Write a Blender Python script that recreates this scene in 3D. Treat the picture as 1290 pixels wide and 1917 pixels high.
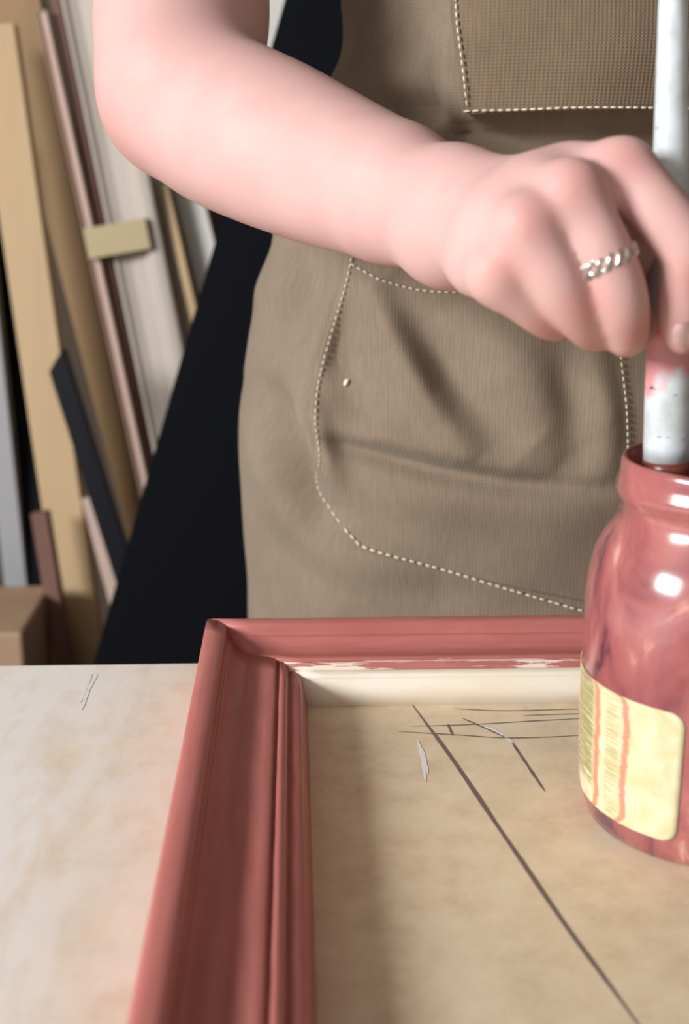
import bpy, bmesh, math, random
import numpy as np
from mathutils import Vector, Matrix

random.seed(7)
for o in list(bpy.data.objects): bpy.data.objects.remove(o)
SC = bpy.context.scene
COL = SC.collection

# ------------------------------------------------------------------ camera
FPX, CAMH = 2200.0, 0.27
PITCH, YAW, ROLL = 15.5, 2.5, 0.25
TABLE_H = 0.75                      # bench top is z = 0, the floor lies at -TABLE_H
def _cam():
    p, y, r = map(math.radians, (PITCH, YAW, ROLL))
    f = Vector((math.sin(y)*math.cos(p), math.cos(y)*math.cos(p), -math.sin(p)))
    rt = Vector((math.cos(y), -math.sin(y), 0)); up = rt.cross(f)
    return math.cos(r)*rt + math.sin(r)*up, -math.sin(r)*rt + math.cos(r)*up, f
CR, CU, CF = _cam()
CAMLOC = Vector((0, 0, CAMH))
cam = bpy.data.cameras.new('camera'); camo = bpy.data.objects.new('camera', cam); COL.objects.link(camo)
camo.matrix_world = Matrix(((CR.x, CU.x, -CF.x, 0), (CR.y, CU.y, -CF.y, 0), (CR.z, CU.z, -CF.z, CAMH), (0, 0, 0, 1)))
cam.sensor_fit = 'VERTICAL'; cam.sensor_height = 24.0; cam.lens = 24.0*FPX/1917.0
cam.clip_start = 0.02
cam.dof.use_dof = True; cam.dof.focus_distance = 0.585; cam.dof.aperture_fstop = 4.5
SC.camera = camo
def ray(x, y): return CF + CR*((x-645)/FPX) - CU*((y-958.5)/FPX)
def P(x, y, Y):
    """world point on the plane Y = const seen at photo pixel (x, y): used to survey the place"""
    d = ray(x, y); return CAMLOC + d*(Y/d.y)
def T(x, y, z=0.0):
    d = ray(x, y); return CAMLOC + d*((z-CAMH)/d.z)

# ------------------------------------------------------------------ light
SC.view_settings.view_transform = 'Standard'; SC.view_settings.look = 'None'
SC.view_settings.gamma = 1.0; SC.view_settings.use_curve_mapping = False
SC.view_settings.exposure = 0.0
W = bpy.data.worlds.new('world'); SC.world = W; W.use_nodes = True
W.node_tree.nodes['Background'].inputs[0].default_value = (0.98, 0.97, 1.0, 1)
W.node_tree.nodes['Background'].inputs[1].default_value = 0.58
WIN = Vector((-2.62, -.90, 1.14))          # centre of the window in the left wall
ld = bpy.data.lights.new('window_daylight', 'AREA'); ld.shape = 'RECTANGLE'; ld.size = 1.0; ld.size_y = 0.8
ld.energy = 146; ld.color = (0.97, 0.985, 1.0)
lo = bpy.data.objects.new('window_daylight', ld); COL.objects.link(lo); lo.location = WIN
lo.rotation_euler = (Vector((0.1, 0.5, 0.1)) - WIN).to_track_quat('-Z', 'Y').to_euler()

# ------------------------------------------------------------------ material helpers
def s2l(c): return tuple(((v/255)/12.92 if v/255 <= .04045 else ((v/255+.055)/1.055)**2.4) for v in c)
class NT:
    def __init__(s, name, col=(200, 200, 200), rough=.5, **kw):
        s.m = bpy.data.materials.new(name); s.m.use_nodes = True; s.t = s.m.node_tree
        s.b = s.t.nodes['Principled BSDF']
        s.b.inputs['Base Color'].default_value = (*s2l(col), 1); s.b.inputs['Roughness'].default_value = rough
        for k, v in kw.items(): s.b.inputs[k.replace('_', ' ')].default_value = v
    def n(s, typ, **kw):
        nd = s.t.nodes.new('ShaderNode'+typ)
        for k, v in kw.items(): setattr(nd, k, v)
        return nd
    def l(s, a, b): s.t.links.new(a, b)
    def coord(s, kind='Object', scale=(1, 1, 1), rot=(0, 0, 0)):
        tc = s.n('TexCoord'); mp = s.n('Mapping'); mp.inputs['Scale'].default_value = scale; mp.inputs['Rotation'].default_value = rot
        s.l(tc.outputs[kind], mp.inputs[0]); return mp.outputs[0]
    def noise(s, vec, scale, detail=4, rough=.55, dist=0):
        nd = s.n('TexNoise'); nd.inputs['Scale'].default_value = scale; nd.inputs['Detail'].default_value = detail
        nd.inputs['Roughness'].default_value = rough; nd.inputs['Distortion'].default_value = dist
        s.l(vec, nd.inputs['Vector']); return nd.outputs['Fac']
    def ramp(s, fac, stops, interp='LINEAR'):
        r = s.n('ValToRGB'); r.color_ramp.interpolation = interp; e = r.color_ramp.elements
        while len(e) < len(stops): e.new(.5)
        for el, (p, c) in zip(e, stops):
            el.position = p; el.color = (*s2l(c), 1) if len(c) == 3 else c
        s.l(fac, r.inputs[0]); return r.outputs[0]
    def val(s, fac, a, b, c=0., d=1.):
        r = s.n('MapRange'); s.l(fac, r.inputs[0])
        for i, v in enumerate((a, b, c, d)): r.inputs[i+1].default_value = v
        return r.outputs[0]
    def mix(s, fac, a, b, mode='MIX'):
        m = s.n('MixRGB', blend_type=mode)
        for sock, v in zip(m.inputs, (fac, a, b)):
            if isinstance(v, (int, float)): sock.default_value = v
            elif isinstance(v, tuple): sock.default_value = (*s2l(v), 1)
            else: s.l(v, sock)
        return m.outputs[0]
    def math(s, op, a, b=0.):
        m = s.n('Math', operation=op)
        for sock, v in zip(m.inputs, (a, b)):
            if isinstance(v, (int, float)): sock.default_value = v
            else: s.l(v, sock)
        return m.outputs[0]
    def col(s, o): s.l(o, s.b.inputs['Base Color'])
    def bump(s, h, strength=.3, dist=.001):
        b = s.n('Bump'); b.inputs['Strength'].default_value = strength; b.inputs['Distance'].default_value = dist
        s.l(h, b.inputs['Height']); s.l(b.outputs[0], s.b.inputs['Normal'])

def wood(name, a, b, rough=.6, scale=9):
    k = NT(name, a, rough); v = k.coord('Object', (scale, scale, scale*.06))
    n = k.noise(v, 3, 6, .6, .6); k.col(k.ramp(n, [(.3, a), (.7, b)])); k.bump(n, .2, .001); return k.m

def mat_table():
    k = NT('hardboard_bench', (190, 160, 122), .62)
    v = k.coord('Object')
    big = k.noise(v, 9, 5, .6); fine = k.noise(v, 240, 4, .7); mid = k.noise(v, 42, 5, .65)
    c = k.ramp(mid, [(.25, (200, 174, 137)), (.5, (224, 200, 164)), (.75, (236, 216, 184))])
    c = k.mix(k.val(fine, .35, .7, 0, .32), c, (236, 218, 188))
    c = k.mix(k.val(big, .5, .75, 0, .3), c, (196, 168, 132))
    # white streaks mixed into the board colour, growing stronger left of the frame
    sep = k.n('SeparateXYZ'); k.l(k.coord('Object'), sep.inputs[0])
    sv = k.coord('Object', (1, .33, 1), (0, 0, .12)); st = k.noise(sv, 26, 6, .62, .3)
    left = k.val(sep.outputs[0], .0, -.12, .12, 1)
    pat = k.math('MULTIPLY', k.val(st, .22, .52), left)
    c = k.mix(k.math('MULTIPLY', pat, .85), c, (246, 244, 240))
    k.col(c); k.bump(fine, .12, .0005); return k.m

def mat_bole(name, bare=0.0):
    """red-brown clay bole brushed over white gesso; bare > 0 leaves gesso showing in brush-long patches"""
    k = NT(name, (190, 116, 109), .36); k.b.inputs['Specular IOR Level'].default_value = .45
    v = k.coord('UV', (6, 60, 1)); n = k.noise(v, 3.0, 6, .6); v2 = k.coord('Object'); n2 = k.noise(v2, 60, 3)
    c = k.ramp(n, [(.25, (176, 102, 95)), (.6, (190, 116, 109)), (.85, (198, 126, 119))])
    c = k.mix(k.val(n2, .55, .8, 0, .25), c, (194, 126, 118))
    if bare:
        v3 = k.coord('UV', (9, 210, 1)); n3 = k.noise(v3, 2.2, 7, .65, .5)
        c = k.mix(k.ramp(n3, [(bare, (0, 0, 0)), (bare+.035, (255, 255, 255))]), c, (240, 222, 205))
    k.col(c); k.bump(n, .18, .0006); return k.m

def mat_gesso():
    k = NT('white_gesso', (236, 226, 206), .55); v = k.coord('UV', (5, 80, 1)); n = k.noise(v, 3, 5)
    k.col(k.ramp(n, [(.3, (238, 226, 203)), (.65, (246, 238, 222))])); k.bump(n, .12, .0004); return k.m

def mat_skin():
    k = NT('skin', (232, 190, 180), .52)
    b = k.b.inputs; b['Subsurface Weight'].default_value = .12; b['Subsurface Radius'].default_value = (1, .35, .2); b['Subsurface Scale'].default_value = .006
    b['Specular IOR Level'].default_value = .25
    v = k.coord('Object'); n = k.noise(v, 45, 4); fine = k.noise(v, 700, 3, .6)
    c = k.ramp(n, [(.3, (210, 167, 160)), (.7, (216, 174, 167))])
    at = k.n('Attribute', attribute_name='flush'); c = k.mix(at.outputs['Fac'], c, (204, 120, 112))
    k.col(c); k.bump(fine, .10, .0004); return k.m

def mat_canvas(name, a, b, per=.0021, strength=.55):
    k = NT(name, a, .88); k.b.inputs['Sheen Weight'].default_value = .15
    uv = k.coord('UV')
    def wv(direction, sc):
        w = k.n('TexWave', wave_type='BANDS', bands_direction=direction); w.inputs['Scale'].default_value = sc
        w.inputs['Distortion'].default_value = .35; w.inputs['Detail'].default_value = 1; w.inputs['Detail Scale'].default_value = 2
        k.l(uv, w.inputs['Vector']); return w.outputs['Fac']
    sc = .314/per
    wx = wv('X', sc); wy = wv('Y', sc*1.25)
    weave = k.math('MULTIPLY', wx, wy)
    big = k.noise(uv, 14, 5, .6); thr = k.noise(k.coord('UV', (1, .12, 1)), 500, 3, .7)
    c = k.ramp(big, [(.3, a), (.7, b)])
    c = k.mix(k.val(weave, .0, .8, .30, 0), c, tuple(int(x*.62) for x in a))
    c = k.mix(k.val(thr, .4, .75, 0, .22), c, tuple(min(255, int(x*1.22)) for x in b))
    k.col(c); k.bump(k.math('ADD', weave, k.math('MULTIPLY', thr, .5)), strength, .0005); return k.m

def mat_jar():
    k = NT('paint_coated_glass', (170, 88, 84), .18); k.b.inputs['Coat Weight'].default_value = .7; k.b.inputs['Coat Roughness'].default_value = .16
    v = k.coord('Object', (1, 1, .55), (0, .35, .3)); n = k.noise(v, 22, 5, .55, 1.6); n2 = k.noise(k.coord('Object', (1, 1, .3)), 40, 5, .6, .4)
    c = k.ramp(n, [(.36, (98, 58, 70)), (.43, (150, 84, 86)), (.56, (172, 102, 99)), (.62, (182, 112, 108)), (.68, (212, 158, 144))])
    c = k.mix(k.val(n2, .55, .75, 0, .45), c, (140, 84, 92))
    k.col(c); k.bump(n, .18, .001); return k.m

def mat_label():
    k = NT('paper_label', (228, 222, 178), .55)
    tc = k.n('TexCoord'); sep = k.n('SeparateXYZ'); k.l(tc.outputs['UV'], sep.inputs[0]); U, V = sep.outputs[0], sep.outputs[1]
    n = k.noise(k.coord('UV', (9, 4, 1)), 1.5, 4); lines = k.noise(k.coord('UV', (5, 46, 1)), 1.4, 2)
    c = k.ramp(n, [(.3, (214, 198, 148)), (.7, (230, 222, 188))])
    olive = k.math('MULTIPLY', k.val(lines, .36, .50), k.math('MULTIPLY', k.val(U, .30, .34), k.val(U, .52, .56, 1, 0)))
    olive = k.math('MULTIPLY', olive, k.val(V, .12, .2)); c = k.mix(k.math('MULTIPLY', olive, .85), c, (148, 140, 88))
    olive2 = k.math('MULTIPLY', k.val(lines, .46, .56), k.math('MULTIPLY', k.val(U, .62, .64), k.val(U, .70, .74, 1, 0)))
    c = k.mix(k.math('MULTIPLY', olive2, .6), c, (168, 156, 96))
    wob = k.math('MULTIPLY', k.math('SUBTRACT', k.noise(k.coord('UV', (1, 5, 1)), 2, 3), .5), .05)
    for u0, w in ((.57, .026), (.745, .022), (.36, .012)):
        d = k.math('ABSOLUTE', k.math('SUBTRACT', k.math('ADD', U, wob), u0)); c = k.mix(k.val(d, w*.5, w, .85, 0), c, (214, 128, 104))
    k.col(c); return k.m

def mat_handle():
    k = NT('paint_flecked_handle', (206, 214, 218), .45)
    v = k.coord('Object'); n = k.noise(v, 55, 4); c = k.ramp(n, [(.35, (188, 192, 190)), (.6, (216, 224, 228))])
    pk = k.noise(k.coord('Object', (1, 1, .6)), 30, 3, .5); c = k.mix(k.val(pk, .58, .63), c, (222, 150, 150))
    v2 = k.coord('Object', (1, 1, 5)); bk = k.noise(v2, 70, 3, .5); c = k.mix(k.val(bk, .685, .71), c, (70, 62, 58))
    k.col(c); k.bump(n, .2, .0006); return k.m

M = {}
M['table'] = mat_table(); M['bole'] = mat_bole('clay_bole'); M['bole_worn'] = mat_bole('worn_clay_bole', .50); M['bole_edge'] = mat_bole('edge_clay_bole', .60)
M['gesso'] = mat_gesso(); M['skin'] = mat_skin()
M['canvas'] = mat_canvas('apron_canvas', (128, 111, 92), (142, 125, 105), .0021, .35); M['pocketcanvas'] = mat_canvas('pocket_canvas', (118, 99, 77), (132, 112, 88), .0023, .8)
M['thread'] = NT('cream_thread', (226, 214, 190), .8).m
M['shirt'] = NT('black_jersey', (20, 20, 24), .9).m
M['trousers'] = NT('black_denim', (24, 25, 30), .9).m
M['jar'] = mat_jar(); M['label'] = mat_label(); M['handle'] = mat_handle()
M['wetpaint'] = NT('wet_clay_paint', (112, 52, 42), .3).m
M['silver'] = NT('silver', (214, 210, 202), .22, Metallic=1.0).m
M['nail'] = NT('fingernail', (240, 204, 200), .25, Coat_Weight=.4).m
M['pencil'] = NT('pencil_graphite', (118, 102, 94), .6).m
M['scratch'] = NT('chalk_white', (236, 234, 232), .7).m
M['panel'] = NT('black_painted_panel', (10, 12, 18), .7, Specular_IOR_Level=.12).m
M['rack'] = NT('dark_gap', (40, 32, 28), .9).m

# ------------------------------------------------------------------ object helpers
def obj(name, me, mat=None, parent=None, smooth=False, **props):
    o = bpy.data.objects.new(name, me); COL.objects.link(o)
    if mat is not None:
        for m in (mat if isinstance(mat, (list, tuple)) else [mat]): me.materials.append(m)
    if parent is not None:
        o.parent = parent; o.matrix_parent_inverse = parent.matrix_world.inverted()
    if smooth:
        for p in me.polygons: p.use_smooth = True
    for k, v in props.items(): o[k] = v
    return o
def empty(name, loc, **props):
    o = bpy.data.objects.new(name, None); COL.objects.link(o); o.location = loc; o.empty_display_size = .05
    o.matrix_world = Matrix.Translation(loc)
    for k, v in props.items(): o[k] = v
    return o
def mesh(name, vs, fs):
    me = bpy.data.meshes.new(name); me.from_pydata([tuple(v) for v in vs], [], fs); me.update(); return me
def fix(me):
    bm = bmesh.new(); bm.from_mesh(me); bmesh.ops.recalc_face_normals(bm, faces=bm.faces); bm.to_mesh(me); bm.free(); return me
def box(name, lo, hi, bevel=0.0, seg=2):
    bm = bmesh.new(); bmesh.ops.create_cube(bm, size=1)
    for v in bm.verts: v.co = Vector([lo[i]+(v.co[i]+.5)*(hi[i]-lo[i]) for i in range(3)])
    if bevel: bmesh.ops.bevel(bm, geom=bm.edges[:], offset=bevel, segments=seg, affect='EDGES', profile=.5)
    me = bpy.data.meshes.new(name); bm.to_mesh(me); bm.free(); return me
def lathe(name, prof, seg=64, loc=(0, 0, 0), close=False):
    vs, fs = [], []
    for (r, z) in prof:
        for i in range(seg):
            a = 2*math.pi*i/seg; vs.append((loc[0]+r*math.cos(a), loc[1]+r*math.sin(a), loc[2]+z))
    for j in range(len(prof)-1):
        for i in range(seg):
            fs.append((j*seg+i, j*seg+(i+1) % seg, (j+1)*seg+(i+1) % seg, (j+1)*seg+i))
    if close:
        fs.append(tuple(range(seg))[::-1]); fs.append(tuple((len(prof)-1)*seg+i for i in range(seg)))
    return fix(mesh(name, vs, fs))
def tube(name, pts, rad, seg=10, closed=False):
    pts = [Vector(p) for p in pts]; n = len(pts); vs, fs = [], []
    rads = rad if isinstance(rad, (list, tuple)) else [rad]*n
    up = None
    for i, p in enumerate(pts):
        t = (pts[(i+1) % n]-pts[i-1]) if closed else (pts[min(i+1, n-1)]-pts[max(i-1, 0)])
        t.normalize()
        if up is None: up = t.orthogonal().normalized()
        up = (up-t*up.dot(t)).normalized(); w = t.cross(up)
        for k in range(seg):
            a = 2*math.pi*k/seg; vs.append(p+(up*math.cos(a)+w*math.sin(a))*rads[i])
    m = n if closed else n-1
    for j in range(m):
        for k in range(seg):
            a, b = j*seg, ((j+1) % n)*seg
            fs.append((a+k, a+(k+1) % seg, b+(k+1) % seg, b+k))
    if not closed:
        fs.append(tuple(range(seg))[::-1]); fs.append(tuple((n-1)*seg+k for k in range(seg)))
    return fix(mesh(name, vs, fs))
def lerp_poly(pts, n):
    """resample a polyline (Catmull-Rom) to n points"""
    pts = [Vector(p) for p in pts]; out = []
    if len(pts) == 2: return [pts[0].lerp(pts[1], i/(n-1)) for i in range(n)]
    for i in range(n):
        t = i/(n-1)*(len(pts)-1); k = min(int(t), len(pts)-2); f = t-k
        p0, p1, p2, p3 = pts[max(k-1, 0)], pts[k], pts[k+1], pts[min(k+2, len(pts)-1)]
        out.append(.5*((2*p1)+(p2-p0)*f+(2*p0-5*p1+4*p2-p3)*f*f+(3*p1-p0-3*p2+p3)*f**3))
    return out

# ------------------------------------------------------------------ the room
FZ = -TABLE_H
obj('floor', box('floor', (-2.8, -2.5, FZ-.05), (3.0, 2.4, FZ)), wood('grey_floor_boards', (104, 92, 80), (124, 110, 96)), kind='structure')
obj('wall_back', box('wall_back', (-2.8, 2.2, FZ), (3.0, 2.3, 1.9)), NT('brown_back_wall', (84, 70, 58), .9).m, kind='structure')
obj('wall_right', box('wall_right', (2.4, -2.5, FZ), (2.5, 2.3, 1.9)), NT('taupe_side_wall', (120, 108, 96), .9).m, kind='structure')
obj('ceiling', box('ceiling', (-2.8, -2.5, 1.9), (3.0, 2.3, 1.98)), NT('off_white_ceiling', (150, 144, 136), .9).m, kind='structure')
wl = NT('white_side_wall', (206, 200, 190), .9).m
bm = bmesh.new()
wy0, wy1, wz0, wz1 = WIN.y-.62, WIN.y+.62, WIN.z-.52, WIN.z+.52
for lo_, hi_ in (((-2.8, -2.5, FZ), (-2.7, wy0, 1.9)), ((-2.8, wy1, FZ), (-2.7, 2.3, 1.9)), ((-2.8, wy0, FZ), (-2.7, wy1, wz0)), ((-2.8, wy0, wz1), (-2.7, wy1, 1.9))):
    g = bmesh.ops.create_cube(bm, size=1)
    for v in g['verts']: v.co = Vector([lo_[i]+(v.co[i]+.5)*(hi_[i]-lo_[i]) for i in range(3)])
me = bpy.data.meshes.new('wall_left'); bm.to_mesh(me); bm.free()
obj('wall_left', me, wl, kind='structure')
wf = empty('window_1', (-2.75, WIN.y, wz0), kind='structure')
wm = NT('white_window_frame', (235, 233, 228), .5).m
for nm, lo_, hi_ in (('window_frame', (-2.78, wy0, wz0), (-2.72, wy0+.04, wz1)), ('window_frame', (-2.78, wy1-.04, wz0), (-2.72, wy1, wz1)),
                     ('window_frame', (-2.78, wy0, wz1-.04), (-2.72, wy1, wz1)), ('window_sill', (-2.8, wy0, wz0), (-2.66, wy1, wz0+.03))):
    obj(nm, box(nm, lo_, hi_, .004), wm, wf)

# ------------------------------------------------------------------ workbench
TB = 0.6445                                        # back edge of the bench top
bench = empty('workbench', (0.2, .1, FZ), label='workbench with a pale brown scuffed hardboard top under the red frame', category='workbench')
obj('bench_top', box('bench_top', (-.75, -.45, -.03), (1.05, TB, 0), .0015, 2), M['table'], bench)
legm = wood('bench_leg_wood', (150, 122, 90), (170, 140, 104))
for x in (-.68, .9):
    for y in (-.38, TB-.14): obj('leg', box('leg', (x, y, FZ), (x+.08, y+.08, -.03), .003), legm, bench)
# pencil rules, knife lines and chalk scuffs on the hardboard
def stroke(name, pix, w, mat, jitter=.0):
    pts = lerp_poly([T(*p, 0) for p in pix], 24); vs, fs = [], []
    for i, p in enumerate(pts):
        t = (pts[min(i+1, 23)]-pts[max(i-1, 0)]).normalized(); nrm = Vector((-t.y, t.x, 0))
        ww = w*(1 + .25*math.sin(i*.9)*math.cos(i*.37+w*900))*math.sqrt(max(.02, math.sin(math.pi*(i+.5)/24)))
        vs += [p+nrm*ww/2+Vector((0, 0, .0002)), p-nrm*ww/2+Vector((0, 0, .0002))]
    for i in range(23): fs.append((2*i, 2*i+1, 2*i+3, 2*i+2))
    me = fix(mesh(name, vs, fs)); return obj(name, me, mat, bench)
for pix, w in (([(772, 1320), (800, 1358), (835, 1405), (880, 1470), (930, 1545), (985, 1625), (1060, 1735), (1130, 1830), (1210, 1940)], .0021),
               ([(955, 1385), (985, 1430), (1020, 1482)], .0014), ([(865, 1345), (905, 1362), (955, 1385)], .0013),
               ([(745, 1370), (850, 1376), (960, 1382), (1095, 1377)], .0011), ([(770, 1360), (880, 1357), (1000, 1350), (1100, 1345)], .0010),
               ([(850, 1327), (950, 1331), (1100, 1327)], .0010), ([(838, 1356), (848, 1378)], .0013), ([(980, 1340), (1100, 1336)], .0009)):
    stroke('pencil_line', pix, w, M['pencil'])
for pix, w in (([(182, 1262), (166, 1290), (152, 1330)], .0022), ([(172, 1262), (160, 1290), (150, 1316)], .0016), ([(782, 1385), (790, 1420), (797, 1465)], .0016), ([(790, 1400), (797, 1430), (800, 1450)], .0014), ([(890, 1355), (930, 1370), (962, 1392)], .0022)):
    stroke('chalk_mark', pix, w, M['scratch'])

# ------------------------------------------------------------------ picture frame
FX0, FY1 = -.0515, .6385                            # outer left and outer back edges
FW = .0545
FX1, FY0 = FX0+.62, FY1-.80
PROF = [(-.0030, 0), (-.0004, .0138), (.0001, .0143), (0, .0150), (.0002, .0164), (.0010, .0172), (.0042, .0178), (.0058, .0174), (.0062, .0166), (.0068, .0166), (.0072, .0180), (.0084, .0200), (.0102, .0209), (.0118, .0202),
        (.0126, .0186), (.0134, .0184), (.0137, .0206), (.0146, .0212), (.0180, .0206), (.0220, .0194), (.0265, .0183), (.0305, .0178), (.0340, .0184), (.0372, .0204), (.0392, .0228), (.0400, .0242),
        (.0403, .0240), (.0411, .0244), (.0416, .0262), (.0420, .0284), (.0425, .0298), (.0438, .0307), (.0470, .0311), (.0505, .0308), (.0530, .0299), (.0545, .0280), (.0545, 0)]
frame = empty('picture_frame', (FX0, FY0, 0), label='moulded picture frame painted in dull red clay, lying on the bench', category='picture frame')
def rail(a, b, inward, mats):
    """a, b: outer corners at the two ends; inward: unit vector to the opening"""
    a, b = Vector(a), Vector(b); d = (b-a).normalized(); L = (b-a).length; N = 40; vs, fs, uv = [], [], []
    n = len(PROF)
    for i in range(N+1):
        for (t, z) in PROF:
            off = FW-t; s = off+(L-2*off)*(i/N)
            wob = .00012*math.sin(i*2.3+t*900)
            vs.append(a+d*s+inward*off+Vector((0, 0, max(0, z+wob if 0 < z else z)))); uv.append((s, t))
    for i in range(N):
        for j in range(n-1): fs.append((i*n+j, i*n+j+1, (i+1)*n+j+1, (i+1)*n+j))
        fs.append((i*n+n-1, i*n, (i+1)*n, (i+1)*n+n-1))
    fs.append(tuple(range(n))[::-1]); fs.append(tuple(N*n+j for j in range(n)))
    me = mesh('rail', vs, fs); u = me.uv_layers.new(name='uv')
    for l in me.loops: u.data[l.index].uv = uv[l.vertex_index]
    fix(me)
    o = obj('rail', me, [M['bole'], M['bole_worn'], M['gesso'], M['bole_edge']], frame)
    for p in me.polygons:
        c = p.center; t = FW-(c-a).dot(inward)
        nb = 0
        if t < .0064: nb = mats[0]
        elif t < .0125: nb = mats[1]
        elif t < .016: nb = mats[2]
        if len(p.vertices) > 4: nb = 0
        p.material_index = nb; p.use_smooth = len(p.vertices) == 4
    return o
rail((FX0, FY1, 0), (FX1, FY1, 0), Vector((0, -1, 0)), (2, 1, 3))
rail((FX0, FY0, 0), (FX0, FY1, 0), Vector((1, 0, 0)), (0, 0, 0))
rail((FX1, FY0, 0), (FX1, FY1, 0), Vector((-1, 0, 0)), (0, 3, 0))
rail((FX0, FY0, 0), (FX1, FY0, 0), Vector((0, 1, 0)), (2, 1, 3))

# ------------------------------------------------------------------ jar of paint
JX, JY = .1780, .464
JP = [(0, .004), (.030, .0035), (.040, .001), (.0450, 0), (.0480, .0022), (.0500, .007), (.0512, .014), (.0520, .022), (.0530, .045), (.0538, .070), (.0542, .090),
      (.0541, .103), (.0532, .113), (.0515, .121), (.0482, .128), (.0450, .1330), (.0428, .1370), (.0418, .1405), (.0416, .1435), (.0428, .1455), (.0441, .1475),
      (.0446, .1500), (.0442, .1525), (.0434, .1540), (.0430, .1570), (.0428, .1605), (.0423, .1622), (.0414, .1628), (.0404, .1622), (.0400, .1600), (.0398, .150), (.0392, .142),
      (.0400, .134), (.0470, .122), (.0505, .108), (.0505, .02), (.044, .008), (0, .008)]
jar = empty('paint_jar', (JX, JY, 0), label='glass jar smeared with red clay paint, torn cream label, standing inside the frame', category='jar')
jb = obj('jar_body', lathe('jar_body', JP, 96), M['jar'], jar, True); jb.location = (JX, JY, 0); jb.matrix_parent_inverse = jar.matrix_world.inverted()
ps = obj('wet_paint', lathe('wet_paint', [(.0, .1195), (.040, .1195), (.0468, .119), (.0466, .117), (0, .116)], 48), M['wetpaint'], jar, True)
ps.location = (JX, JY, 0)
# label: a curved sheet following the wall
vc = math.atan2(-JY, -JX)                           # azimuth towards the camera
a1, a0 = vc-math.radians(7), vc-math.radians(112)
def jr(z):
    for (r0, z0), (r1, z1) in zip(JP[2:], JP[3:]):
        if z0 <= z <= z1: return r0+(r1-r0)*(z-z0)/(z1-z0)
    return .055
vs, fs, uv = [], [], []; NU, NV = 40, 28; z0, z1 = .0125, .0705; rc = .0065
for lay in (.0005, .0001):
    for j in range(NV+1):
        for i in range(NU+1):
            u, v = i/NU, .5-.5*math.cos(math.pi*j/NV); z = z0+(z1-z0)*v
            # rounded right corners
            dz = min(z-z0, z1-z); cut = (rc-math.sqrt(max(0, rc*rc-(rc-dz)**2))) if dz < rc else 0
            a = a0+(a1-cut/.055-a0)*u; r = jr(z)+lay
            vs.append((JX+r*math.cos(a), JY+r*math.sin(a), z)); uv.append((u, v))
K = (NU+1)*(NV+1)
for j in range(NV):
    for i in range(NU):
        q = (j*(NU+1)+i, j*(NU+1)+i+1, (j+1)*(NU+1)+i+1, (j+1)*(NU+1)+i); fs.append(q); fs.append(tuple(K+x for x in q[::-1]))
rimv = [i for i in range(NU+1)]+[j*(NU+1)+NU for j in range(1, NV+1)]+[NV*(NU+1)+i for i in range(NU-1, -1, -1)]+[j*(NU+1) for j in range(NV-1, 0, -1)]
for x, y in zip(rimv, rimv[1:]+rimv[:1]): fs.append((x, y, K+y, K+x))
me = mesh('label', vs, fs); u_ = me.uv_layers.new(name='uv')
for l in me.loops: u_.data[l.index].uv = uv[l.vertex_index]
obj('paper_label', fix(me), M['label'], jar, True, label='cream paper label with red drips')

# ------------------------------------------------------------------ paint brush standing in the jar
b_top, b_rim = P(1260, -60, .464), P(1251, 845, .466)
axis = (b_rim-b_top).normalized()
b_end = b_rim+axis*.075
brush = empty('paint_brush', b_end, label='round paint brush with a white paint-flecked handle, standing in the jar', category='brush')
Lh = (b_rim-b_top).length
prof = []
for i in range(25):
    t = i/24; p = b_top.lerp(b_rim, t)+axis*(.004*t); prof.append((p, 0.0046+.0054*min(1, (t/.95))**.9))
top0 = b_top-axis*.12
hp = [top0, top0+axis*.004, top0+axis*.02]+[p for p, r in prof]; hr = [.001, .003, .0045]+[r for p, r in prof]
obj('handle', tube('handle', hp, hr, 24), M['handle'], brush, True)
e0 = prof[-1][0]
obj('ferrule', tube('ferrule', [e0-axis*.001, e0+axis*.002, e0+axis*.012, e0+axis*.030], [.0103, .0106, .0108, .0112], 24), M['wetpaint'], brush, True)
obj('bristles', tube('bristles', [e0+axis*.029, e0+axis*.045, e0+axis*.058, e0+axis*.066], [.0108, .0115, .008, .002], 24), M['wetpaint'], brush, True)

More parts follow.
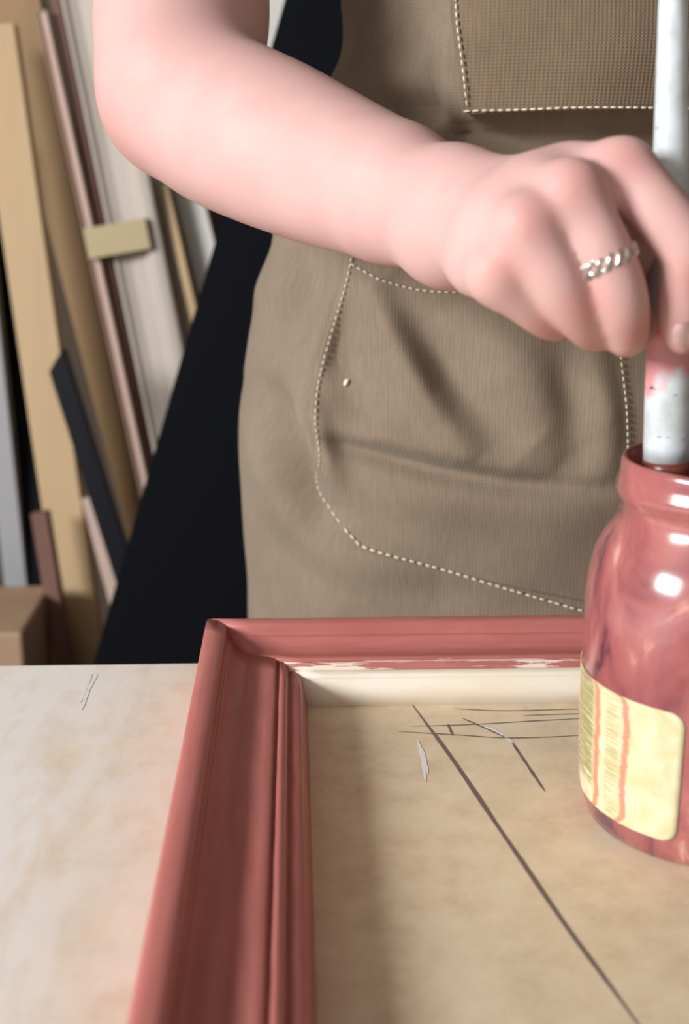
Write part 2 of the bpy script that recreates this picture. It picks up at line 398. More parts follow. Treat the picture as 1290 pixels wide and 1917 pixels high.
# ------------------------------------------------------------------ signed-distance flesh
class Grid:
    def __init__(s, lo, hi, h):
        s.lo = np.array(lo, np.float32); s.h = h
        s.n = np.ceil((np.array(hi)-np.array(lo))/h).astype(int)+1
        s.ax = [s.lo[i]+np.arange(s.n[i], dtype=np.float32)*h for i in range(3)]
    def new(s): return np.full(tuple(s.n), .06, np.float32)
    def cone(s, G, a, b, ra, rb, k):
        a, b = np.array(a, np.float32), np.array(b, np.float32); R = max(ra, rb)+max(k, .004)+.006
        sl = []
        for i in range(3):
            i0 = int(max(0, math.floor((min(a[i], b[i])-R-s.lo[i])/s.h))); i1 = int(min(s.n[i], math.ceil((max(a[i], b[i])+R-s.lo[i])/s.h)+1))
            if i1 <= i0: return
            sl.append(slice(i0, i1))
        X = s.ax[0][sl[0]][:, None, None]; Y = s.ax[1][sl[1]][None, :, None]; Z = s.ax[2][sl[2]][None, None, :]
        d = b-a; L2 = float(d@d)+1e-12
        t = np.clip(((X-a[0])*d[0]+(Y-a[1])*d[1]+(Z-a[2])*d[2])/L2, 0, 1)
        D = np.sqrt((X-a[0]-t*d[0])**2+(Y-a[1]-t*d[1])**2+(Z-a[2]-t*d[2])**2)-(ra+(rb-ra)*t)
        g = G[tuple(sl)]
        if k > 0:
            h = np.clip(k-np.abs(g-D), 0, None)/k; G[tuple(sl)] = np.minimum(g, D)-h*h*k*.25
        else: G[tuple(sl)] = np.minimum(g, D)
    @staticmethod
    def union(A, B, k):
        h = np.clip(k-np.abs(A-B), 0, None)/k; return np.minimum(A, B)-h*h*k*.25
    def surface(s, G):
        ins = G < 0; n = s.n
        c = np.zeros(tuple(n-1), np.uint8)
        offs = [(i, j, k) for i in (0, 1) for j in (0, 1) for k in (0, 1)]
        for (i, j, k) in offs: c += ins[i:n[0]-1+i, j:n[1]-1+j, k:n[2]-1+k]
        act = (c > 0) & (c < 8); I = np.argwhere(act); idx = np.full(act.shape, -1, np.int32); idx[act] = np.arange(len(I))
        acc = np.zeros((len(I), 3)); cnt = np.zeros(len(I))
        for o in offs:
            for axx in range(3):
                if o[axx]: continue
                p = list(o); p[axx] = 1
                g0 = G[I[:, 0]+o[0], I[:, 1]+o[1], I[:, 2]+o[2]]; g1 = G[I[:, 0]+p[0], I[:, 1]+p[1], I[:, 2]+p[2]]
                m = (g0 < 0) != (g1 < 0); t = np.where(m, g0/np.where(g0-g1 == 0, 1, g0-g1), 0)
                q = np.repeat(np.array(o, float)[None], len(I), 0); q[:, axx] += t; acc[m] += q[m]; cnt[m] += 1
        V = (I+acc/cnt[:, None])*s.h+s.lo
        Fs = []
        for axx in range(3):
            u, v = (axx+1) % 3, (axx+2) % 3
            sa = [slice(0, None)]*3; sb = [slice(0, None)]*3; sa[axx] = slice(0, -1); sb[axx] = slice(1, None)
            A, B = ins[tuple(sa)], ins[tuple(sb)]; E = np.argwhere(A != B)
            E = E[(E[:, u] > 0) & (E[:, v] > 0) & (E[:, u] < n[u]-1) & (E[:, v] < n[v]-1)]
            def cell(du, dv):
                q = E.copy(); q[:, u] -= du; q[:, v] -= dv; return idx[q[:, 0], q[:, 1], q[:, 2]]
            Q = np.stack([cell(1, 1), cell(0, 1), cell(0, 0), cell(1, 0)], 1)
            fl = ~A[E[:, 0], E[:, 1], E[:, 2]]; Q[fl] = Q[fl][:, ::-1]; Fs.append(Q)
        Fq = np.concatenate(Fs)
        # light Laplacian smoothing
        ed = np.concatenate([Fq[:, [0, 1]], Fq[:, [1, 2]], Fq[:, [2, 3]], Fq[:, [3, 0]]])
        far = np.clip((V[:, 1]-.47)/.05, 0, 1)[:, None]
        for it in range(50):
            S = np.zeros_like(V); N = np.zeros(len(V))
            for a_, b_ in ((0, 1), (1, 0)):
                for ch in range(3): S[:, ch] += np.bincount(ed[:, a_], V[ed[:, b_], ch], len(V))
                N += np.bincount(ed[:, a_], minlength=len(V))
            V = V+(.5 if it < 6 else .5*far)*(S/N[:, None]-V)
        return V, Fq

person = empty('person', (.19, .83, FZ), label='person behind the bench in a brown canvas apron, right hand gripping the brush', category='person')
# joints of the right arm, measured in metres
sh = Vector((.035, .83, .62)); el = P(335, 140, .70)
fa = [(P(345, 180, .70), .0425), (P(410, 225, .672), .0445), (P(510, 270, .637), .0425), (P(620, 318, .60), .0375), (P(740, 364, .555), .0312)]
wrA, wrB = P(845, 374, .510), P(845, 438, .512)            # thumb side and little-finger side of the wrist
MC = {'index': P(1162, 322, .448), 'middle': P(1068, 362, .436), 'ring': P(985, 425, .434), 'little': P(932, 510, .440)}
FING = {
 'index':  [(MC['index'], .0112), (P(1225, 385, .438), .0108), (P(1284, 462, .433), .0104), (P(1282, 520, .435), .0092), (P(1276, 580, .437), .0088), (P(1278, 612, .438), .0080), (P(1280, 630, .439), .0068)],
 'middle': [(MC['middle'], .0110), (P(1112, 440, .431), .0106), (P(1138, 495, .430), .0104), (P(1160, 560, .431), .0102), (P(1172, 612, .437), .0086), (P(1174, 632, .444), .0074), (P(1196, 610, .460), .0072), (P(1206, 585, .468), .0062)],
 'ring':   [(MC['ring'], .0106), (P(1030, 502, .431), .0103), (P(1072, 568, .434), .0098), (P(1104, 612, .442), .0082), (P(1118, 618, .452), .0074), (P(1132, 580, .470), .0062)],
 'little': [(MC['little'], .0100), (P(978, 556, .441), .0090), (P(1022, 592, .447), .0082), (P(1046, 602, .456), .0072), (P(1060, 590, .468), .0066), (P(1066, 560, .478), .0056)],
}
TH = [(P(905, 370, .497), .0150), (P(1010, 430, .497), .0150), (P(1110, 478, .492), .0122), (P(1175, 520, .487), .0112), (P(1232, 560, .478), .0098), (P(1262, 585, .473), .0080)]
g = Grid((-.175, .39, .10), (.255, .90, .66), .0015)
A = g.new()
def chain(G_, ch, sub, k):
    V4 = lerp_poly([p for p, r in ch], (len(ch)-1)*sub+1); R4 = lerp_poly([Vector((r, 0, 0)) for p, r in ch], (len(ch)-1)*sub+1)
    for (p, q, r, r2) in zip(V4, V4[1:], R4, R4[1:]): g.cone(G_, p, q, r.x, r2.x, k)
up = [(Vector((-.045, .775, .51)), .048), (sh, .055)]
g.cone(A, el, P(340, 40, .722), .0435, .0450, 0)
g.cone(A, P(340, 40, .722), up[0][0], .0450, .048, .02); g.cone(A, up[0][0], sh, .048, .055, .02)
g.cone(A, P(332, 190, .704), P(338, 150, .70), .0415, .042, .015)        # point of the elbow
Fm = g.new()
chain(Fm, fa, 5, .002)
A = g.union(A, Fm, .012)
g.cone(A, fa[-1][0], wrA, .0290, .0200, .008); g.cone(A, fa[-1][0], wrB, .0290, .0205, .008); g.cone(A, wrA, wrB, .0200, .0205, .008)
# back of the hand: one cone per metacarpal, webbed by cross cones
HB = g.new()
names = ['index', 'middle', 'ring', 'little']; w0 = [wrA.lerp(wrB, t)+Vector((0, -.005, 0)) for t in (.22, .40, .62, .85)]
rk = [.0120, .0116, .0112, .0106]
for nme, w, r in zip(names, w0, rk): g.cone(HB, w, MC[nme]+Vector((0, .001, -.001)), .0168, r, .010)
for a, b in zip(names, names[1:]):
    pa, pb = MC[a].lerp(w0[names.index(a)], .28), MC[b].lerp(w0[names.index(b)], .28); g.cone(HB, pa+Vector((0, .002, 0)), pb+Vector((0, .002, 0)), .0125, .0120, .012)
pal = P(1000, 440, .470); g.cone(HB, wrA.lerp(wrB, .5), pal, .020, .0215, .012); g.cone(HB, pal, P(1070, 450, .462), .0205, .016, .012)
g.cone(HB, P(1105, 410, .466), P(1180, 440, .468), .0140, .0110, .008); g.cone(HB, P(1180, 440, .468), P(1200, 520, .480), .0110, .0105, .008)
A = g.union(A, HB, .016)
FF = g.new()
for nme in names:
    f1 = g.new(); ch = FING[nme]
    chain(f1, ch, 5, .001)
    kb = ch[0][0]+Vector((-.0005, -.0026, .0012)); g.cone(f1, kb, kb+Vector((.0006, 0, 0)), .0083, .0083, .004)   # knuckle
    m = .0012; h = np.clip(m-np.abs(FF-f1), 0, None)/m; FF = np.minimum(FF, f1)-h*h*m*.25
A = g.union(A, FF, .008); del FF, HB, Fm
TM = g.new()
chain(TM, TH, 5, .002)
m = .004; A = g.union(A, TM, m); del TM
V, Fq = g.surface(A); del A
me = bpy.data.meshes.new('body'); me.vertices.add(len(V)); me.vertices.foreach_set('co', V.astype(np.float32).ravel())
me.loops.add(len(Fq)*4); me.loops.foreach_set('vertex_index', Fq.astype(np.int32).ravel())
me.polygons.add(len(Fq)); me.polygons.foreach_set('loop_start', np.arange(0, len(Fq)*4, 4, dtype=np.int32)); me.update(calc_edges=True); me.validate()
fl = np.zeros(len(V))
for nme in names:
    for j, (c_, rr, s_) in enumerate(((MC[nme]+Vector((0, -.010, .004)), .010, .36), (FING[nme][-4][0]+Vector((.002, -.008, 0)), .009, .45), (FING[nme][-3][0], .010, .4), (FING[nme][-1][0], .010, .35))):
        d = np.linalg.norm(V-np.array(c_), axis=1); fl = np.maximum(fl, s_*np.exp(-(d/rr)**2))
d = np.linalg.norm(V-np.array(P(215, 235, .70)), axis=1); fl = np.maximum(fl, .25*np.exp(-(d/.05)**2))
at = me.attributes.new('flush', 'FLOAT', 'POINT'); at.data.foreach_set('value', fl.astype(np.float32))
body = obj('body', me, M['skin'], person, True)
# index fingernail
def nail(base, tip, nrm, w):
    base, tip, nrm = Vector(base), Vector(tip), Vector(nrm).normalized(); d = (tip-base); L = d.length; d.normalize(); s = d.cross(nrm).normalized(); nrm = s.cross(d)
    vs, fs = [], []; NA, NB = 8, 8
    for lay in (0, -.0006):
        for j in range(NB+1):
            for i in range(NA+1):
                u = (i/NA-.5)*2; v = j/NB; ww = w*(1-.5*max(0, v-.75)**2*8)*(1-.35*max(0, .2-v)*5)
                vs.append(base+d*(v*L*(1-.18*u*u))+s*(u*ww/2)+nrm*(.0012*(1-u*u)-.0010*(v-.3)**2+lay))
    K = (NA+1)*(NB+1)
    for j in range(NB):
        for i in range(NA):
            q = (j*(NA+1)+i, j*(NA+1)+i+1, (j+1)*(NA+1)+i+1, (j+1)*(NA+1)+i); fs += [q, tuple(K+x for x in q[::-1])]
    return fix(mesh('fingernail', vs, fs))
tipc = FING['index'][-1][0]
obj('fingernail', nail(P(1281, 603, .4288), P(1281, 647, .4328), Vector((.25, -1, .1)), .0098), M['nail'], body, True)

# ------------------------------------------------------------------ silver ring on the middle finger
ra_, rb_ = FING['middle'][1][0], FING['middle'][3][0]
rd = (rb_-FING['middle'][0][0]).normalized(); rc_ = ra_.lerp(rb_, .42); u1 = rd.orthogonal().normalized(); u2 = rd.cross(u1)
bmr = bmesh.new()
def addtube(pts, r, seg=8):
    m_ = tube('t', pts, r, seg, True); bmr.from_mesh(m_); bpy.data.meshes.remove(m_)
NR = 160; Rr = .0115
tilt = Vector((0, 0, 0))
for ph, ax in ((0, 1), (math.pi, 1)):
    addtube([rc_+(u1*math.cos(a)+u2*math.sin(a))*(Rr+.0005*math.sin(9*a*1.0+ph+1.57))+rd*(.0021*math.sin(9*a+ph)) for a in [2*math.pi*i/NR for i in range(NR)]], .00072)
addtube([rc_+(u1*math.cos(a)+u2*math.sin(a))*(Rr-.0003)+rd*(.0024+.0005*math.sin(18*a)) for a in [2*math.pi*i/NR for i in range(NR)]], .00046, 6)
addtube([rc_+(u1*math.cos(a)+u2*math.sin(a))*(Rr-.0003)+rd*(-.0024-.0005*math.sin(18*a)) for a in [2*math.pi*i/NR for i in range(NR)]], .00046, 6)
me = bpy.data.meshes.new('ring'); bmr.to_mesh(me); bmr.free()
obj('ring', me, M['silver'], None, True, label='openwork silver ring on the middle finger of the hand', category='ring')

# ------------------------------------------------------------------ torso, shirt, trousers and apron
XC, YC = P(1155, 700, .70).x, .845
def lin(z, tab):
    if z <= tab[0][0]: return tab[0][1]
    for (z0, v0), (z1, v1) in zip(tab, tab[1:]):
        if z <= z1:
            t = (z-z0)/(z1-z0); t = t*t*(3-2*t); return v0+(v1-v0)*t
    return tab[-1][1]
sil = [(478, 1140), (470, 1000), (465, 880), (472, 750), (495, 570), (530, 445)]
HW = [(FZ, .17), (-.35, .205)]+[(P(x, y, .80).z, XC-P(x, y, .80).x) for x, y in sil]
HW += [(.32, .165), (.40, .158), (.52, .172), (.60, .188), (.66, .14), (.70, .065)]
HD = [(FZ, .125), (-.1, .132), (.02, .136), (.12, .137), (.22, .130), (.30, .124), (.36, .130), (.45, .142), (.56, .13), (.63, .095), (.70, .062)]
def half(z): return lin(z, HW), lin(z, HD)
def body_shell(name, z0, z1, off, mat, n=48, m=60, parent=person):
    vs, fs = [], []
    for j in range(m+1):
        z = z0+(z1-z0)*j/m; a, b = half(z)
        for i in range(n):
            t = 2*math.pi*i/n; vs.append((XC+(a+off)*math.sin(t), YC-(b+off)*math.cos(t), z))
    for j in range(m):
        for i in range(n): fs.append((j*n+i, j*n+(i+1) % n, (j+1)*n+(i+1) % n, (j+1)*n+i))
    fs.append(tuple(range(n))); fs.append(tuple(m*n+i for i in range(n)))
    return obj(name, fix(mesh(name, vs, fs)), mat, parent, True)
body_shell('trousers', FZ, .16, -.036, M['trousers'], m=40)
body_shell('shirt', .14, .70, -.034, M['shirt'], m=40)
# short sleeve round the upper arm
obj('sleeve', tube('sleeve', lerp_poly([Vector((.06, .835, .635)), sh, up[0][0].lerp(sh, .45)], 14), [.05]+[.0635]*10+[.061, .060, .059], 32), M['shirt'], person, True)

LA = lerp_poly([Vector((XC+.15, .845, .60)), Vector((XC+.19, .855, .50)), Vector((XC+.225, .875, .36)), Vector((XC+.20, .95, .27)), Vector((XC+.10, 1.03, .20)), Vector((XC+.02, 1.045, .17))], 30)
obj('arm', tube('arm', LA, [.046]*10+[.043]*6+[.040-.0011*i for i in range(14)], 28), M['skin'], person, True, label='other arm, folded behind the back')
obj('sleeve', tube('sleeve', LA[:10], [.056]*9+[.054], 28), M['shirt'], person, True)
def smooth(e0, e1, x):
    t = min(1, max(0, (x-e0)/(e1-e0))); return t*t*(3-2*t)
def seg_ridge(x, z, pts, w, h, sharp=2):
    """fold running along a polyline in the (X, Z) plane; h > 0 stands out towards the viewer"""
    best, tb = 1e9, 0; L = len(pts)-1
    for i in range(L):
        (ax, az), (bx, bz) = pts[i], pts[i+1]; dx, dz = bx-ax, bz-az; q = dx*dx+dz*dz
        t = min(1, max(0, ((x-ax)*dx+(z-az)*dz)/q)); d = math.hypot(x-ax-t*dx, z-az-t*dz)
        if d < best: best, tb = d, (i+t)/L
    if best > 4*w: return 0
    fade = math.sin(math.pi*min(1, max(0, tb)))**.8 if 0 < tb < 1 else 0
    return h*math.exp(-(best/w)**sharp)*fade
def XZ(x, y, Y=.712): p = P(x, y, Y); return (p.x, p.z)
FOLDS = [([(560, 838), (700, 862), (800, 880), (950, 900), (1150, 905)], .0062, -.0110), ([(580, 900), (760, 925), (950, 945), (1180, 950)], .016, .0050),
         ([(560, 790), (700, 818), (850, 845), (1040, 865)], .010, .0075),
         ([(670, 500), (740, 640), (800, 745), (890, 850)], .012, .0130), ([(735, 520), (815, 640), (880, 740), (980, 830)], .019, -.0150),
         ([(610, 500), (655, 680), (690, 830)], .014, -.0110), ([(880, 560), (960, 690), (1080, 830)], .024, .0090), ([(1090, 600), (1120, 760), (1120, 900)], .012, .0090),
         ([(1040, 620), (1060, 740), (1080, 880)], .014, -.0060),
         ([(490, 740), (550, 880), (615, 1030)], .013, -.045), ([(455, 780), (500, 930), (570, 1060)], .014, .0140), ([(555, 730), (590, 850), (620, 980)], .012, .0200),
         ([(600, 430), (570, 560), (530, 690)], .015, -.0260), ([(555, 440), (520, 580), (490, 730)], .012, .0095), ([(655, 430), (620, 580), (570, 740)], .012, .0150),
         ([(600, 1105), (800, 1120), (1050, 1145)], .014, -.007), ([(520, 1020), (640, 1080), (820, 1110)], .016, .006), ([(480, 1040), (540, 1100), (640, 1170)], .014, -.008),
         ([(520, 165), (680, 186), (760, 196), (900, 216)], .009, -.026), ([(540, 120), (640, 140), (730, 140), (830, 130)], .016, .016), ([(560, 226), (700, 236), (860, 250)], .012, .012),
         ([(665, -40), (645, 60), (620, 165)], .010, -.012), ([(750, -60), (770, 40), (790, 120)], .010, -.007), ([(700, -40), (715, 50), (730, 130)], .016, .008),
         ([(660, 380), (900, 370), (1140, 400)], .02, .006)]
FOLDS = [([XZ(*p) for p in pts], w, h) for pts, w, h in FOLDS]
PKX, PKZ = XZ(846, 213)
def apron_off(x, z):
    s = .004
    for pts, w, h in FOLDS: s += seg_ridge(x, z, pts, w, h)
    if x > PKX-.01:
        k_ = smooth(PKX-.006, PKX+.004, x); dz_ = PKZ-z
        s += k_*(.012*(1-smooth(0, .16, -dz_)) if dz_ < 0 else .012-.036*smooth(0, .005, dz_)+.024*smooth(.030, .080, dz_))
    s += .0010*math.sin(x*41+z*23)+.0008*math.sin(x*67-z*51)
    return s
zw = XZ(700, 250)[1]; zb = XZ(700, 130)[1]
def apron_pt(x, z, extra=0.0):
    a, b = half(z); a += .006; t = max(-.9995, min(.9995, (x-XC)/a)); y = YC-(b+.004)*math.sqrt(1-t*t)
    return Vector((x, y-apron_off(x, z)-extra, z))
zt = .555
def left_phi(z):                                     # how far the cloth wraps round the body
    xb = XZ(578, 80)[0]; a, b = half(z); lim = math.asin(max(-.98, min(.98, (xb-XC)/a)))
    t = smooth(XZ(600, 330)[1], XZ(600, 175)[1], z); return (-1.62)*(1-t)+lim*t
vs, fs, uv = [], [], []; NU, NV = 210, 190; za = -.52
for j in range(NV+1):
    v = j/NV; z = za+(zt-za)*(1-(1-v)**1.7) if True else 0
    a, b = half(z); pl = left_phi(z)
    for i in range(NU+1):
        ph = pl+(-2*pl)*(i/NU); x = XC+(a+.006)*math.sin(ph); o_ = apron_off(x, z)*max(.5, math.cos(ph))
        nx, ny = math.sin(ph), -math.cos(ph)
        vs.append((x+nx*o_*.9, YC-(b+.004)*math.cos(ph)+ny*o_, z)); uv.append((ph*.19, z))
for j in range(NV):
    for i in range(NU): fs.append((j*(NU+1)+i, j*(NU+1)+i+1, (j+1)*(NU+1)+i+1, (j+1)*(NU+1)+i))
me = mesh('apron', vs, fs); u_ = me.uv_layers.new(name='uv')
for l in me.loops: u_.data[l.index].uv = uv[l.vertex_index]
apron = obj('apron', me, M['canvas'], person, True, label='brown canvas apron with stitched pockets')
sm = apron.modifiers.new('thickness', 'SOLIDIFY'); sm.thickness = .0014; sm.offset = -1

def on_apron(px, py, extra=0.0):
    Y = .712
    for _ in range(12):
        p = P(px, py, Y); q = apron_pt(p.x, p.z, extra); Y = .5*Y+.5*q.y
    p = P(px, py, Y); return apron_pt(p.x, p.z, extra)
def patch(name, L_, R_, n, m, extra, mat, bulge=0.0):
    """cloth patch between a left and a right polyline (bottom to top), lying on the apron"""
    Lp, Rp = lerp_poly([Vector((*XZ(*p), 0)) for p in L_], m+1), lerp_poly([Vector((*XZ(*p), 0)) for p in R_], m+1)
    vs, fs, uv = [], [], []
    for j in range(m+1):
        for i in range(n+1):
            q = Lp[j].lerp(Rp[j], i/n); e = min(i, n-i)/n; ex = extra+bulge*math.sin(math.pi*i/n)*math.sin(math.pi*min(1, j/m*1.0))
            vs.append(apron_pt(q.x, q.y, ex)); uv.append((q.x, q.y))
    for j in range(m):
        for i in range(n): fs.append((j*(n+1)+i, j*(n+1)+i+1, (j+1)*(n+1)+i+1, (j+1)*(n+1)+i))
    me = mesh(name, vs, fs); u_ = me.uv_layers.new(name='uv')
    for l in me.loops: u_.data[l.index].uv = uv[l.vertex_index]
    o = obj(name, me, mat, apron, True); s_ = o.modifiers.new('thickness', 'SOLIDIFY'); s_.thickness = .0022; s_.offset = -1
    return o
# hip pocket, wide, with a chamfered lower corner
patch('hip_pocket', [(672, 1044), (625, 1000), (588, 945), (588, 870), (580, 800), (590, 720), (620, 620), (642, 540), (652, 480)],
      [(1640, 1205), (1655, 1090), (1660, 1000), (1662, 880), (1664, 800), (1660, 720), (1656, 640), (1652, 560), (1650, 500)], 130, 84, .0018, M['canvas'], .002)
# chest pocket
patch('chest_pocket', [(872, 212), (866, 160), (858, 100), (852, 40), (848, -30), (846, -120)], [(1480, 205), (1478, 160), (1478, 100), (1478, 40), (1478, -30), (1478, -120)], 90, 54, .0030, M['pocketcanvas'], .004)
def stitches(pix, extra, step=.0042, ln=.0030, r=.00048):
    pts = lerp_poly([Vector((*XZ(*p), 0)) for p in pix], 400); bm_ = bmesh.new(); acc = 0; nxt = 0
    for a, b in zip(pts, pts[1:]):
        d = (b-a).length; acc += d
        if acc >= nxt:
            nxt += step; t = (b-a).normalized()
            ps_ = [apron_pt(b.x+t.x*s*ln, b.y+t.y*s*ln, extra+(.00045 if abs(s) < .3 else .0001)+random.uniform(0, .0001)) for s in (-.5, -.25, 0, .25, .5)]
            m_ = tube('s', ps_, [r*.4, r, r*1.1, r, r*.4], 6); bm_.from_mesh(m_); bpy.data.meshes.remove(m_)
    me = bpy.data.meshes.new('stitching'); bm_.to_mesh(me); bm_.free()
    return obj('stitching', me, M['thread'], apron, True, kind='stuff')
stitches([(665, 478), (652, 540), (630, 620), (602, 720), (592, 800), (600, 870), (596, 935), (604, 965), (625, 990), (645, 1008)], .0027)
stitches([(652, 1014), (668, 1028), (690, 1040), (800, 1062), (950, 1096), (1085, 1130), (1200, 1152), (1350, 1172), (1500, 1186), (1620, 1196)], .0027, .0050, .0038, .00070)
stitches([(1148, 560), (1151, 650), (1158, 750), (1161, 850), (1163, 950), (1166, 1040)], .0045)
stitches([(665, 503), (690, 516), (725, 532), (790, 547), (860, 548), (940, 540)], .0030)
stitches([(857, -40), (859, 40), (865, 100), (873, 165), (880, 203)], .0052, .0044, .0034, .0006)
stitches([(878, 206), (960, 207), (1050, 205), (1150, 205), (1260, 206), (1370, 206), (1468, 204)], .0052, .0044, .0034, .0006)
stitches([(1468, 204), (1468, 150), (1468, 80), (1468, 0), (1468, -100)], .0052, .0044, .0034, .0006)
stitches([(940, 540), (1100, 530), (1300, 530), (1500, 534), (1640, 524)], .0034)
stitches([(1628, 1190), (1643, 1090), (1650, 950), (1650, 800), (1646, 640), (1640, 510)], .0027)
# a fleck of white paint on the pocket
c_ = on_apron(648, 716, .0042); bm = bmesh.new(); bmesh.ops.create_icosphere(bm, subdivisions=2, radius=.0022)
for v in bm.verts: v.co = Vector((v.co.x*.7+v.co.z*.35, v.co.y*.4, v.co.z*1.1))+c_
me = bpy.data.meshes.new('paint_fleck'); bm.to_mesh(me); bm.free(); obj('paint_fleck', me, M['gesso'], apron, True)

# ------------------------------------------------------------------ background: black panel and mouldings leaning in a row
def board(name, a, b, w, th, mat, label, cat, Y0, Y1=None, top=None, group=None, prof=None, cut=0.0, floor_=True):
    """a, b: photo pixels of the centre line (upper, lower); Y0, Y1: depth there; runs on down to the floor; w, th in metres"""
    Y1 = Y0 if Y1 is None else Y1
    name = {'strip': 'wood_strip', 'board': 'wood_board'}.get(cat, name)
    pa, pb = P(*a, Y0), P(*b, Y1); d = (pa-pb).normalized()
    base = pb+d*((FZ-pb.z)/d.z) if floor_ else pb
    L = (pa-base).length; side = Vector((d.z, 0, -d.x)).normalized(); nrm = side.cross(d).normalized()
    if nrm.y < 0: nrm = -nrm
    base = base+Vector((0, 0, 0))
    prof = prof or [(-.5, 0), (-.5, 1), (.5, 1), (.5, 0)]
    vs, fs = [], []; n = len(prof)
    for k, s in enumerate((0, L)):
        for (u, v) in prof:
            q = base+side*(u*w)+nrm*(v*th)+d*s
            if k == 0: q = q+d*((FZ-q.z)/d.z) if floor_ else q
            else: q = q+d*(cut*(u+.5)*w)
            vs.append(q)
    for j in range(n): fs.append((j, (j+1) % n, n+(j+1) % n, n+j))
    fs += [tuple(range(n)), tuple(n+j for j in range(n))]
    me = fix(mesh(name, [v-base for v in vs], fs))
    bm_ = bmesh.new(); bm_.from_mesh(me); bmesh.ops.bevel(bm_, geom=[e for e in bm_.edges], offset=min(w, th)*.06, segments=1, affect='EDGES'); bm_.to_mesh(me); bm_.free()
    o = obj(name, me, mat, None, label=label, category=cat); o.location = base
    if group: o['group'] = group
    return o
MOULD = [(-.5, 0), (-.5, .7), (-.42, .7), (-.40, .55), (-.2, .45), (.1, .6), (.2, .9), (.3, 1), (.45, 1), (.5, .9), (.5, 0)]
MOULD = [(u, 1-v) for u, v in MOULD]
tanL = wood('pale_tan_wood', (198, 170, 130), (188, 158, 118)); tanD = wood('tan_wood', (158, 126, 86), (142, 112, 76))
pale = wood('pale_grey_wood', (190, 178, 166), (178, 166, 155)); cream = wood('cream_wood', (214, 204, 186), (202, 190, 170)); pinkw = wood('pinkish_wood', (196, 170, 156), (182, 156, 144))
dkb = wood('dark_brown_wood', (82, 58, 44), (66, 46, 36)); navy = NT('navy_black_lacquer', (14, 15, 22), .5, Specular_IOR_Level=.15).m; greym = NT('grey_lacquer', (160, 160, 162), .4).m
redb = wood('reddish_brown_wood', (120, 84, 70), (104, 70, 58)); white = wood('off_white_wood', (214, 212, 204), (204, 202, 194))
G = 'mouldings leaning against the back wall'
Sx = FPX/1.5
board('plank', (-30, 250), (95, 1240), .05, .015, M['panel'], 'black strip added for the shade in the gap between the grey moulding and the light tan plank', 'strip', 1.56, 1.46, group=G)  # added board: its black stands in for the shaded gap between its neighbours
board('moulding_length', (-62, 250), (30, 1100), .030, .025, greym, 'grey lacquered moulding at the far left edge, left of the tan planks', 'moulding', 1.50, 1.47, group=G)
board('plank', (-14, 45), (158, 1240), .050, .022, tanL, 'light tan plank leaning at far left, the palest of the tan ones', 'plank', 1.48, 1.40, group=G)
board('plank', (12, -60), (345, 1240), .062, .022, tanD, 'darker golden brown plank just right of the light tan plank', 'plank', 1.57, 1.51, group=G)
board('moulding_length', (110, 690), (268, 1190), .024, .018, navy, 'short navy black moulding with a mitred top in front of the tan planks', 'moulding', 1.36, 1.30, group=G, cut=.9)
board('moulding_length', (76, 20), (316, 1130), .014, .020, pinkw, 'thin pinkish moulding taped to the wide pale one', 'moulding', 1.50, 1.44, group=G, prof=MOULD)
board('plank', (94, -40), (326, 1100), .010, .018, redb, 'thin reddish brown strip between the pinkish and wide pale mouldings', 'strip', 1.515, 1.455, group=G)
board('moulding_length', (148, -80), (400, 1180), .064, .024, pale, 'wide pale grey moulding with a yellow tape band behind the elbow', 'moulding', 1.50, 1.44, group=G, prof=MOULD)
board('plank', (300, 335), (470, 1100), .020, .018, cream, 'short cream strip right of the taped pale moulding', 'strip', 1.53, 1.47, group=G)
board('plank', (306, 345), (470, 1050), .010, .024, tanL, 'narrow tan strip on the cream one below the elbow', 'strip', 1.50, 1.44, group=G)
board('plank', (343, 325), (510, 1000), .036, .020, white, 'short off white plank next to the black panel below the forearm', 'plank', 1.53, 1.47, group=G)
board('plank', (330, 250), (470, 900), .120, .02, dkb, 'dark brown board behind the short cream and white planks', 'board', 1.80, 1.74, group=G)
board('plank', (72, 960), (118, 1240), .020, .020, redb, 'short reddish brown strip standing left of the light tan plank', 'strip', 1.36, 1.34, group=G)
board('plank', (168, 930), (230, 1160), .022, .018, pinkw, 'short pinkish brown strip right below the navy moulding', 'strip', 1.40, 1.37, group=G)
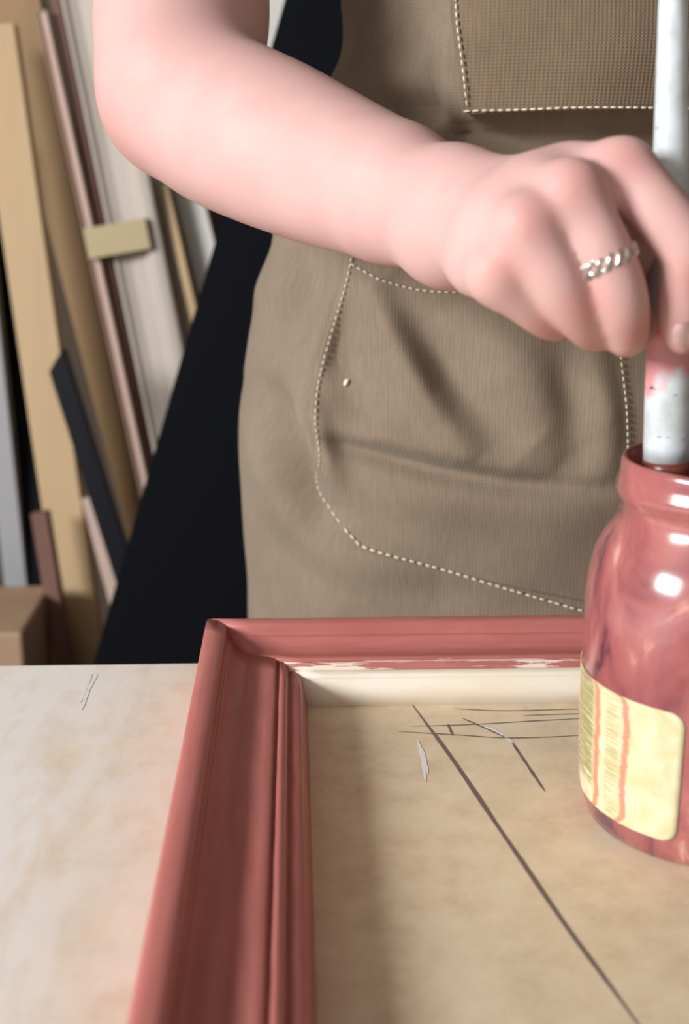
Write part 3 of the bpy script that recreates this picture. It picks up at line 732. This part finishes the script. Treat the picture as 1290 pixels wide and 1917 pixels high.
# tape band round the pale bundle
p0, p1 = P(222, 446, 1.570), P(222, 446, 1.570)
pa, pb = P(148, -80, 1.50), P(400, 1180, 1.44); d = (pa-pb).normalized(); side = Vector((d.z, 0, -d.x)).normalized(); nrm = side.cross(d).normalized()
c0 = P(222, 446, 1.470); vs = []
for s in (-.018, .018):
    for (u, v) in ((-.040, -.002), (.036, -.002), (.036, .040), (-.040, .040)): vs.append(c0+side*u+Vector((0, v, 0))+d*s)
me = fix(mesh('tape_band', vs, [(0, 1, 5, 4), (1, 2, 6, 5), (2, 3, 7, 6), (3, 0, 4, 7)])); tb_ = obj('tape_band', me, NT('yellowed_tape', (186, 168, 130), .6).m, None, label='yellowed tape wound round the bundle of pale mouldings', category='tape')
s_ = tb_.modifiers.new('t', 'SOLIDIFY'); s_.thickness = .0008
# wooden block at the lower left
blk = Vector(P(10, 1130, 1.25)); obj('wood_block', box('wood_block', (blk.x-.14, 1.22, FZ), (P(52, 1160, 1.25).x, 1.38, P(20, 1096, 1.38).z), .004), wood('block_wood', (178, 148, 120), (160, 130, 104)), None, label='upright wooden block at the lower left corner beyond the bench', category='block')
# black panel leaning behind the person, with a pale batten behind its edge
def slab(name, quad, th, mat, **pr):
    q = [Vector(p) for p in quad]; n = (q[1]-q[0]).cross(q[3]-q[0]).normalized()
    if n.y < 0: n = -n
    vs = q+[p+n*th for p in q]; fs = [(0, 1, 2, 3), (4, 5, 6, 7), (0, 1, 5, 4), (1, 2, 6, 5), (2, 3, 7, 6), (3, 0, 4, 7)]
    me = fix(mesh(name, vs, fs)); bm_ = bmesh.new(); bm_.from_mesh(me); bmesh.ops.bevel(bm_, geom=bm_.edges[:], offset=.002, segments=2, affect='EDGES'); bm_.to_mesh(me); bm_.free()
    return obj(name, me, mat, None, **pr)
e_t, e_b = P(562, -100, 1.16), P(175, 1240, 1.16); d = (e_t-e_b).normalized(); e_f = e_b+d*((FZ-e_b.z)/d.z); rt = Vector((.75, 0, 0)); 
slab('black_panel', [e_f, e_f+rt, e_t+rt, e_t], .02, M['panel'], label='large black panel leaning behind the person at the back', category='panel')
w_t, w_b = P(505, -120, 1.20), P(440, 330, 1.20); d = (w_t-w_b).normalized(); w_f = w_b+d*((FZ-w_b.z)/d.z)
slab('pale_batten', [w_f, w_f+Vector((.045, 0, 0)), w_t+Vector((.045, 0, 0)), w_t], .02, white, label='off white batten leaning beside the black panel, above the forearm', category='batten')
